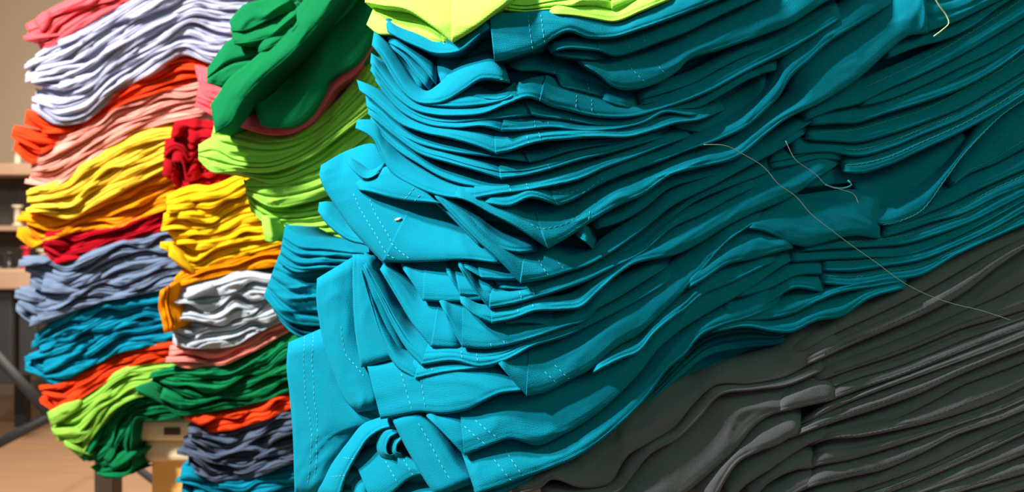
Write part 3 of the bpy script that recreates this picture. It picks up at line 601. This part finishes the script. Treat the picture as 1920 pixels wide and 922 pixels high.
teal('689,689,714,786* 722,684,742,781 755,680,785,773 795,682,832,776 842,680,878,768 892,688,907,753 932,694,937,739 968,712,978,733', 'teal shirt with a square lit hem face at the lower left corner', -1, amp=.0009, endcurl=False, maxA=.006, apex=.9,
     st=[[(1.75, .1), (1.75, .97)], [(2.6, .3), (2.3, .95)]])
# hanging sleeves at left (edge pairs run down)
teal('660,482,594,522 664,530,593,560 670,590,600,612 674,650,612,665 692,692,630,712 702,740,648,752 704,768,668,773', 'bright teal sleeve hanging down with a blunt lower end', 8, amp=.0014, maxA=.012, roll=.3, apex=.6, curl=.006, st=[[(2.2, .45), (3.2, .45), (4.2, .2)]])
teal('690,478,661,476 708,540,661,540 724,590,664,602 745,642,670,652 757,668,677,689', 'lit teal sleeve panel beside the hanging blunt sleeve', 2, amp=.0010, maxA=.010, roll=.3, apex=.7, curl=.004, st=[[(2.2, .2), (3.9, .2)]])
teal('620,608,540,642 650,660,537,682 705,752,543,742 738,790,548,802 684,800,550,842 642,850,551,882 602,930,553,935', 'large smooth bright teal shirt side with two long stitch lines', 12, amp=.0012, maxA=.014, roll=.25, apex=.7, curl=.010,
     st=[[(0.05, .62), (1, .72), (2, .82), (3, .82), (4, .75), (5.6, .62)], [(0.05, .42), (1, .58), (2, .72), (3, .76), (4, .68), (5.6, .45)]])
teal('745,786,748,800 712,792,716,806 684,803,692,822 658,835,672,852 632,870,652,888 598,928,636,936', 'curved teal fold following the edge of the large smooth shirt', 8, amp=.0006, maxA=.004, st=[[(3.3, .9), (3.6, .1)], [(4.1, .9), (4.4, .1)]])
teal('745,800,748,812 722,808,732,822 714,825,726,838 716,848,730,852 735,862,740,850', 'outer looped teal strip in the lower left hollow', 6, amp=.0003, maxA=.003, step=3)
teal('752,812,756,822 738,822,746,834 735,845,745,846 752,862,756,850', 'inner looped teal strip in the lower left hollow', 7, amp=.0003, maxA=.003, step=3)
teal('664,862,698,945* 700,845,735,925 735,832,770,896 765,855,800,888 800,880,820,885', 'teal hem panel below the looped strips', 9, amp=.0007, maxA=.006, endcurl=False, st=[[(1.3, .1), (1.4, .9)], [(2.2, .3), (2.2, .95)]])
teal('654,884,664,945 690,872,692,945', 'small teal corner at the bottom, left of the hem panel', 12, amp=.0004)
teal('700,900,710,950 770,895,780,950 820,900,830,950', 'dark teal layer at the bottom edge under the hem panel', 16, amp=.0008)
teal('778,768,733,783 804,795,752,822 832,835,776,866 862,880,800,906 890,905,818,932', 'teal strip slanting down to the bottom edge with one stitch line', 1, amp=.0007, maxA=.006, roll=.25, apex=.8, st=[[(0.7, .25), (3.4, .4)]])
teal('798,770,800,782 825,768,835,816 862,762,871,854* 902,752,916,836 952,740,957,823 1002,735,1010,835 1047,722,1050,818 1107,694,1112,781 1157,660,1162,738 1202,618,1205,692 1227,596,1230,659 1264,562,1267,626 1312,512,1317,593 1352,490,1354,572 1402,480,1407,541 1452,475,1462,502 1500,462,1502,480',
     'teal shirt with a shaded hem corner, second from bottom at front', -1, amp=.0011, apex=.9, maxA=.009, st=[[(2.1, .4), (2.9, .95)], [(2.6, .35), (3.5, .95)]])
teal('1108,686,1110,702 1150,658,1165,674 1192,636,1197,662 1222,602,1227,627 1252,572,1264,597 1277,552,1282,584 1314,520,1317,554 1377,490,1380,527 1427,480,1430,502 1472,463,1477,482', 'teal layer with a dark hollow loop under the wide lit band', -3, amp=.0008)
teal('1282,518,1290,542 1314,490,1317,527 1364,450,1367,495 1407,420,1407,487 1454,428,1454,474 1484,438,1487,466', 'greenish teal sleeve panel ending in a curved seam, right of centre', -4, amp=.0009)
teal('866,850,892,926* 907,836,917,919 957,823,967,902 1010,832,1022,882 1050,818,1074,861 1112,780,1114,836 1162,737,1167,792 1205,690,1212,746 1230,658,1252,693 1267,625,1284,666 1317,592,1317,628 1354,570,1357,611 1407,540,1402,598 1462,500,1482,566',
     'lowest wide teal shirt at the front with a lit stitched corner', -2, amp=.0011, apex=.88, maxA=.009, st=[[(1.3, .35), (1.85, .95)], [(1.75, .2), (2.3, .97)]])
teal('885,915,895,930 930,905,935,925 980,885,985,905 1000,878,1005,892', 'thin teal edge showing under the lowest wide shirt', 3, amp=.0004)
for i, sp in enumerate(['1175,768,1178,790 1228,722,1226,752 1280,664,1280,704 1320,628,1320,672 1400,610,1400,652 1462,620,1462,645 1505,605,1505,630', '1155,788,1158,805 1222,742,1222,765 1280,700,1280,738 1342,665,1342,704 1412,645,1412,692 1475,625,1475,662 1520,600,1520,640']):
    teal(sp, f'deeply shaded teal layer in the hollow above the charcoal pile, {["upper","lower"][i]}', 12+4*i, amp=.0012, grooves=(.3, .6), gd=.002)
# --- right side bodies
for i, (dz, sp, gr) in enumerate([
  (5, '1195,176,1197,190 1240,160,1245,176 1300,138,1305,156 1345,112,1350,130 1405,82,1412,102 1442,70,1450,90 1500,42,1508,60 1565,0,1575,20', ()),
  (4, '1197,186,1199,200 1240,174,1245,188 1300,155,1305,172 1348,128,1355,148 1412,100,1420,118 1450,88,1458,110 1505,60,1512,80', ()),
  (6, '1200,198,1202,208 1262,186,1265,198 1305,170,1312,190 1350,148,1358,168 1415,118,1425,140 1455,106,1460,132', ()),
  (8, '1260,215,1262,240 1310,208,1310,250 1350,190,1350,255 1400,160,1400,232 1440,110,1435,200', ()),
]):
    teal(sp, f'dark thin teal layer right of the rounded sleeve end, {["highest","second","third","widest"][i]} of four', dz, grooves=gr, amp=.0008)
RT = [
 ('1655,98,1660,112 1722,62,1724,88 1772,52,1775,74 1822,28,1832,46 1860,5,1862,22 1925,-40,1925,-18', 2, None),
 ('1500,212,1508,228 1560,186,1566,206 1606,162,1608,196 1660,138,1667,167 1722,110,1727,141 1800,66,1802,104 1872,20,1874,62 1932,-22,1932,27', 0, (2.3, 6.9, .22)),
 ('1608,186,1612,201 1665,161,1669,187 1725,136,1729,162 1800,98,1802,127 1872,58,1874,92 1932,23,1932,57', 1, None),
 ('1640,196,1646,207 1700,168,1702,192 1760,140,1762,167 1800,122,1802,145 1872,88,1874,110 1932,53,1932,74', 2, None),
 ('1510,216,1520,236 1560,205,1570,232 1608,198,1607,231 1655,188,1657,215 1740,163,1742,189 1815,133,1817,160 1872,103,1874,127 1932,68,1932,84', 0, (2.1, 6.9, .1)),
 ('1510,243,1510,263 1560,238,1566,266 1606,230,1607,268 1662,213,1664,254 1722,198,1724,234 1802,158,1804,202 1872,122,1874,162 1932,80,1932,127', 1, (0.5, 6.9, .3)),
 ('1480,262,1482,290 1560,264,1560,287 1606,265,1607,294 1667,251,1669,279 1732,228,1734,252 1802,198,1804,224 1872,158,1874,184 1932,123,1932,147', 1, (1.5, 6.9, .5)),
 ('1575,298,1580,323 1606,290,1607,326 1667,275,1662,312 1732,248,1724,284 1802,220,1804,247 1862,188,1864,215 1932,143,1932,172', -1, (0.2, 5.8, .5)),
 ('1590,322,1600,362 1650,320,1652,396 1692,300,1694,372 1724,283,1744,332 1767,260,1782,297 1802,245,1814,257', 9, None),
 ('1610,368,1618,402 1645,393,1652,422 1692,366,1702,412 1742,328,1732,394 1782,292,1770,342 1814,254,1807,292 1837,232,1844,252 1882,198,1882,215 1932,163,1932,182', 0, (1.1, 7.8, .9)),
 ('1770,342,1782,354 1805,293,1817,327 1845,250,1867,307 1882,213,1892,294 1932,180,1932,272', 5, (0.3, 3.9, .8)),
 ('1650,418,1655,441 1728,390,1717,410 1777,350,1792,378 1817,325,1822,362 1867,303,1867,342 1932,270,1932,314', 2, None),
 ('1650,428,1650,448 1692,412,1697,434 1742,400,1747,417 1802,373,1807,402 1867,340,1867,372 1932,310,1932,347', 1, (0.4, 4.9, .4)),
 ('1500,456,1500,472 1560,448,1560,467 1622,443,1622,464 1702,430,1702,457 1762,410,1762,439 1822,388,1822,417 1882,350,1882,387 1932,333,1932,362', 0, (1.1, 6.9, .35)),
 ('1478,464,1480,492 1560,463,1560,487 1622,460,1622,484 1702,453,1702,480 1762,435,1762,460 1822,411,1822,432 1882,381,1882,400 1932,356,1932,372', 1, None),
 ('1538,486,1540,508 1602,482,1602,509 1662,475,1662,500 1722,466,1722,490 1792,438,1792,464 1852,410,1852,437 1932,366,1932,392', 0, (0.1, 5.9, .25)),
 ('1536,506,1538,532 1602,505,1602,537 1662,495,1662,527 1724,485,1726,517 1792,458,1792,480 1852,431,1852,452 1932,386,1932,417', -1, (0.1, 5.9, .4)),
]
for i, (sp, dz, rp) in enumerate(RT):
    f = teal(sp, f'teal shirt body at the right border, number {i+1} counted down from the top edge', dz, amp=.0008, mat=M_teal2 if i % 3 else M_teal, ropes=[rp] if rp else None)
    f.o['label'] = f'teal shirt side at the right edge of the pile, {["topmost","second","third","fourth","fifth","sixth","seventh","eighth","ninth","tenth","eleventh","twelfth","thirteenth","fourteenth","fifteenth","sixteenth","lowest"][i]} counting downward'
teal('1395,418,1400,428 1440,390,1440,437 1474,370,1482,457 1502,373,1513,462 1542,368,1547,454 1602,364,1602,442 1650,378,1650,448', 'smooth teal sleeve with a rolled tip crossed by the long thread', -3, amp=.0009, maxA=.007, ropes=None)
teal('1440,295,1440,318 1480,285,1490,310 1530,270,1530,300 1578,262,1578,300', 'small teal sleeve end above the frayed threads', 2, amp=.0012, grooves=(.5,))
teal('1440,318,1445,345 1500,310,1510,352 1560,300,1570,345 1620,318,1625,340', 'shaded teal layer behind the frayed threads', 7, amp=.0012)
for i, (sp, dz) in enumerate([('1380,535,1380,560 1440,512,1442,542 1490,488,1496,517 1545,484,1545,514', 0), ('1350,572,1352,592 1400,553,1402,582 1440,538,1442,569 1490,513,1487,542 1545,516,1545,549', -1),
    ('1340,590,1342,605 1382,580,1382,602 1442,566,1442,599 1492,540,1492,587 1532,545,1532,567 1572,528,1572,551 1642,512,1642,539 1700,490,1700,530', -1),
    ('1340,608,1332,624 1402,596,1402,614 1442,597,1447,622 1482,585,1482,624 1532,565,1532,602 1572,548,1578,594 1622,535,1628,562 1695,520,1700,540', -2)]):
    teal(sp, f'teal sleeve end above the charcoal pile, {["highest","second highest","third highest","lowest"][i]} of the four', dz, amp=.0010, mat=M_teal2 if i else M_teal)

# ---------------------------------------------------------------- charcoal shirts
G_G = 'charcoal shirts at the bottom right'
def grey(spec, label, dz=0.0, ropes=None, **kw):
    d = dz*0.001; kw.setdefault('seed', rnd.random()*40)
    f = Fold(spec, (lambda x, y: FD(x, y)+d), M_grey, **kw); tag(f.o, label, 't-shirt', G_G)
    if ropes:
        for (a, b, v) in ropes: rope(f, a, b, v, M_seamg, r=.00022)
    return f
grey('960,903,960,930 1000,888,1012,916 1035,875,1035,899 1075,858,1085,914 1112,832,1120,914 1150,795,1148,902 1167,780,1174,858 1202,758,1212,834 1242,728,1264,802 1292,712,1299,759 1342,692,1339,724 1412,668,1412,720 1452,655,1470,708 1490,622,1520,682 1545,605,1562,662 1576,615,1580,655',
     'charcoal shirt lying uppermost with a wavy lower edge', 2, amp=.0010, apex=.9, maxA=.010)
grey('1012,912,1020,945 1085,911,1100,938 1148,898,1162,922 1174,853,1182,897 1212,830,1217,854 1264,798,1272,822 1299,755,1312,784 1339,720,1347,744 1412,716,1412,732 1472,704,1474,724 1540,672,1545,695', 'narrow charcoal layer repeating the wavy edge above it', 1, amp=.0007)
grey('1150,922,1160,965 1182,894,1232,955 1235,842,1287,923 1282,810,1337,882 1312,780,1374,849 1350,742,1412,802 1412,727,1442,780 1472,720,1482,767 1545,690,1548,732', 'broad smooth charcoal shirt with a bluish lit lower part', 0, amp=.0012, apex=.9, maxA=.010)
grey('1450,745,1455,775 1490,718,1500,764 1535,702,1545,754 1568,708,1572,748', 'rolled charcoal sleeve end with a small dark opening', -2, amp=.0008, curl=.006)
grey('1287,918,1338,945 1337,878,1364,895 1372,848,1384,868 1410,800,1420,848 1440,776,1462,832 1478,764,1482,820 1502,766,1502,812', 'lit charcoal sleeve end with a curved seam', -2, amp=.0008)
grey('1345,915,1365,945 1384,865,1402,907 1420,844,1442,882 1460,828,1482,854 1500,808,1524,830 1555,790,1557,824', 'charcoal layer just below the lit sleeve end', 1, amp=.0009)
grey('1385,915,1405,950 1440,880,1440,907 1480,850,1490,882 1522,826,1529,877', 'charcoal sleeve end, middle one near the bottom', 1, amp=.0009)
grey('1415,922,1428,965 1460,898,1470,940 1500,876,1512,915 1532,872,1532,910', 'charcoal sleeve end, lowest one near the bottom', 0, amp=.0009)
GL = ['1480,650 1560,597 1690,535 1765,490 1850,452 1935,420', '1500,660 1565,625 1690,568 1765,528 1850,478 1935,440', '1520,680 1580,652 1640,626 1700,603 1790,560 1865,502 1935,455',
      '1530,695 1590,672 1700,630 1790,590 1865,558 1935,520', '1540,712 1600,690 1700,657 1800,615 1870,595 1935,575', '1550,730 1610,708 1700,682 1800,640 1870,615 1935,592', '1556,750 1610,730 1700,700 1780,668 1850,640 1935,610',
      '1510,790 1600,748 1700,712 1790,680 1860,655 1935,625', '1502,812 1552,793 1615,775 1690,748 1765,721 1805,696 1935,648', '1540,820 1627,797 1690,784 1765,742 1802,722 1860,700 1935,672',
      '1545,824 1615,817 1665,808 1740,791 1815,768 1865,750 1935,716', '1525,874 1590,861 1652,843 1740,815 1790,798 1865,774 1935,745', '1513,914 1590,893 1665,876 1727,848 1790,815 1865,790 1935,762',
      '1530,945 1600,922 1665,900 1740,872 1790,848 1865,812 1935,782', '1560,950 1640,930 1700,910 1790,872 1865,838 1935,805', '1600,955 1700,932 1790,902 1865,872 1935,845', '1640,970 1750,935 1830,912 1935,882', '1700,975 1800,945 1935,912', '1750,990 1850,965 1935,945']
dzs = [4, 0, 8, 3, 4, 2, 0, -1, 4, 0, 1, 0, 3, 1, 1, 0, 2, 1]
for i in range(len(GL)-1):
    T = resamp(pl(GL[i]), 7); B = resamp(pl(GL[i+1]), 7)
    spec = [[T[0][0]-28, T[0][1]+10, B[0][0]-28, B[0][1]+14, 7]]+[[T[k][0], T[k][1]-3, B[k][0], B[k][1]+2] for k in range(7)]
    grey(spec, f'charcoal shirt body at the right edge, {(ORD+["thirteenth from top","fourteenth from top","fifteenth from top","sixteenth from top","seventeenth from top","lowest"])[i]} of the charcoal pile', dzs[i], amp=.0009,
         grooves=(.5,) if i % 3 == 1 else (), gd=.0012, ropes=[(1.4, 6.9, .75)] if i % 2 else None)

# ---------------------------------------------------------------- loose threads and lint
def thread(pts, r, mat, label, lift=0.006):
    P = np.array(pts, float); t = np.concatenate([[0], np.cumsum(np.hypot(*(P[1:]-P[:-1]).T))])
    q = np.linspace(0, t[-1], max(8, int(t[-1]/5))); C = hermite(t, P, q, set())
    V, F = tube([unproj(x, y, FD(x, y)-lift) for x, y in C], r, 6)
    o = link_mesh('loose_thread', V, F, mat); tag(o, label, 'thread'); return o
M_th = plain('grey_loose_thread', (0.28, 0.36, 0.34), 0.7); M_cream = plain('cream_loose_thread', (0.55, 0.55, 0.30), 0.7)
thread([(1320, 271), (1360, 273), (1395, 290), (1432, 313), (1460, 345), (1492, 368), (1520, 400), (1560, 432), (1600, 462), (1640, 490), (1700, 533), (1745, 555), (1790, 570), (1840, 582), (1895, 600)], .00022, M_th, 'long pale grey thread trailing across the teal and charcoal shirts')
thread([(1473, 264), (1490, 297), (1530, 327), (1550, 347), (1580, 356), (1602, 365), (1610, 382)], .00018, M_th, 'short pale thread end by the frayed tuft, right of centre')
thread([(1548, 346), (1565, 352), (1585, 352), (1597, 346), (1590, 338)], .0005, M_seamt, 'frayed teal thread tuft at the small sleeve end', .005)
thread([(1750, -8), (1762, 12), (1775, 30), (1779, 44), (1768, 55), (1751, 68)], .0004, M_cream, 'bent cream thread hanging at the top right')
def on(fold, x, y, lift):
    g = fold.G[:, 2:].reshape(-1, 3); px = W/2+g[:, 0]/g[:, 1]*FPX; py = H/2-g[:, 2]/g[:, 1]*FPX
    i = int(np.argmin((px-x)**2+(py-y)**2)); return unproj(x, y, g[i, 1]-lift)
V, F = tube([on(flat, 741, 412, .0006), on(flat, 747, 411, .0006), on(flat, 752, 409, .0006)], [.0005, .0009, .0005], 6)
tag(link_mesh('lint_fleck', V, F, plain('cream_lint', (0.8, 0.65, 0.4), 0.8)), 'cream lint fleck on the flat lit teal shirt', 'lint')
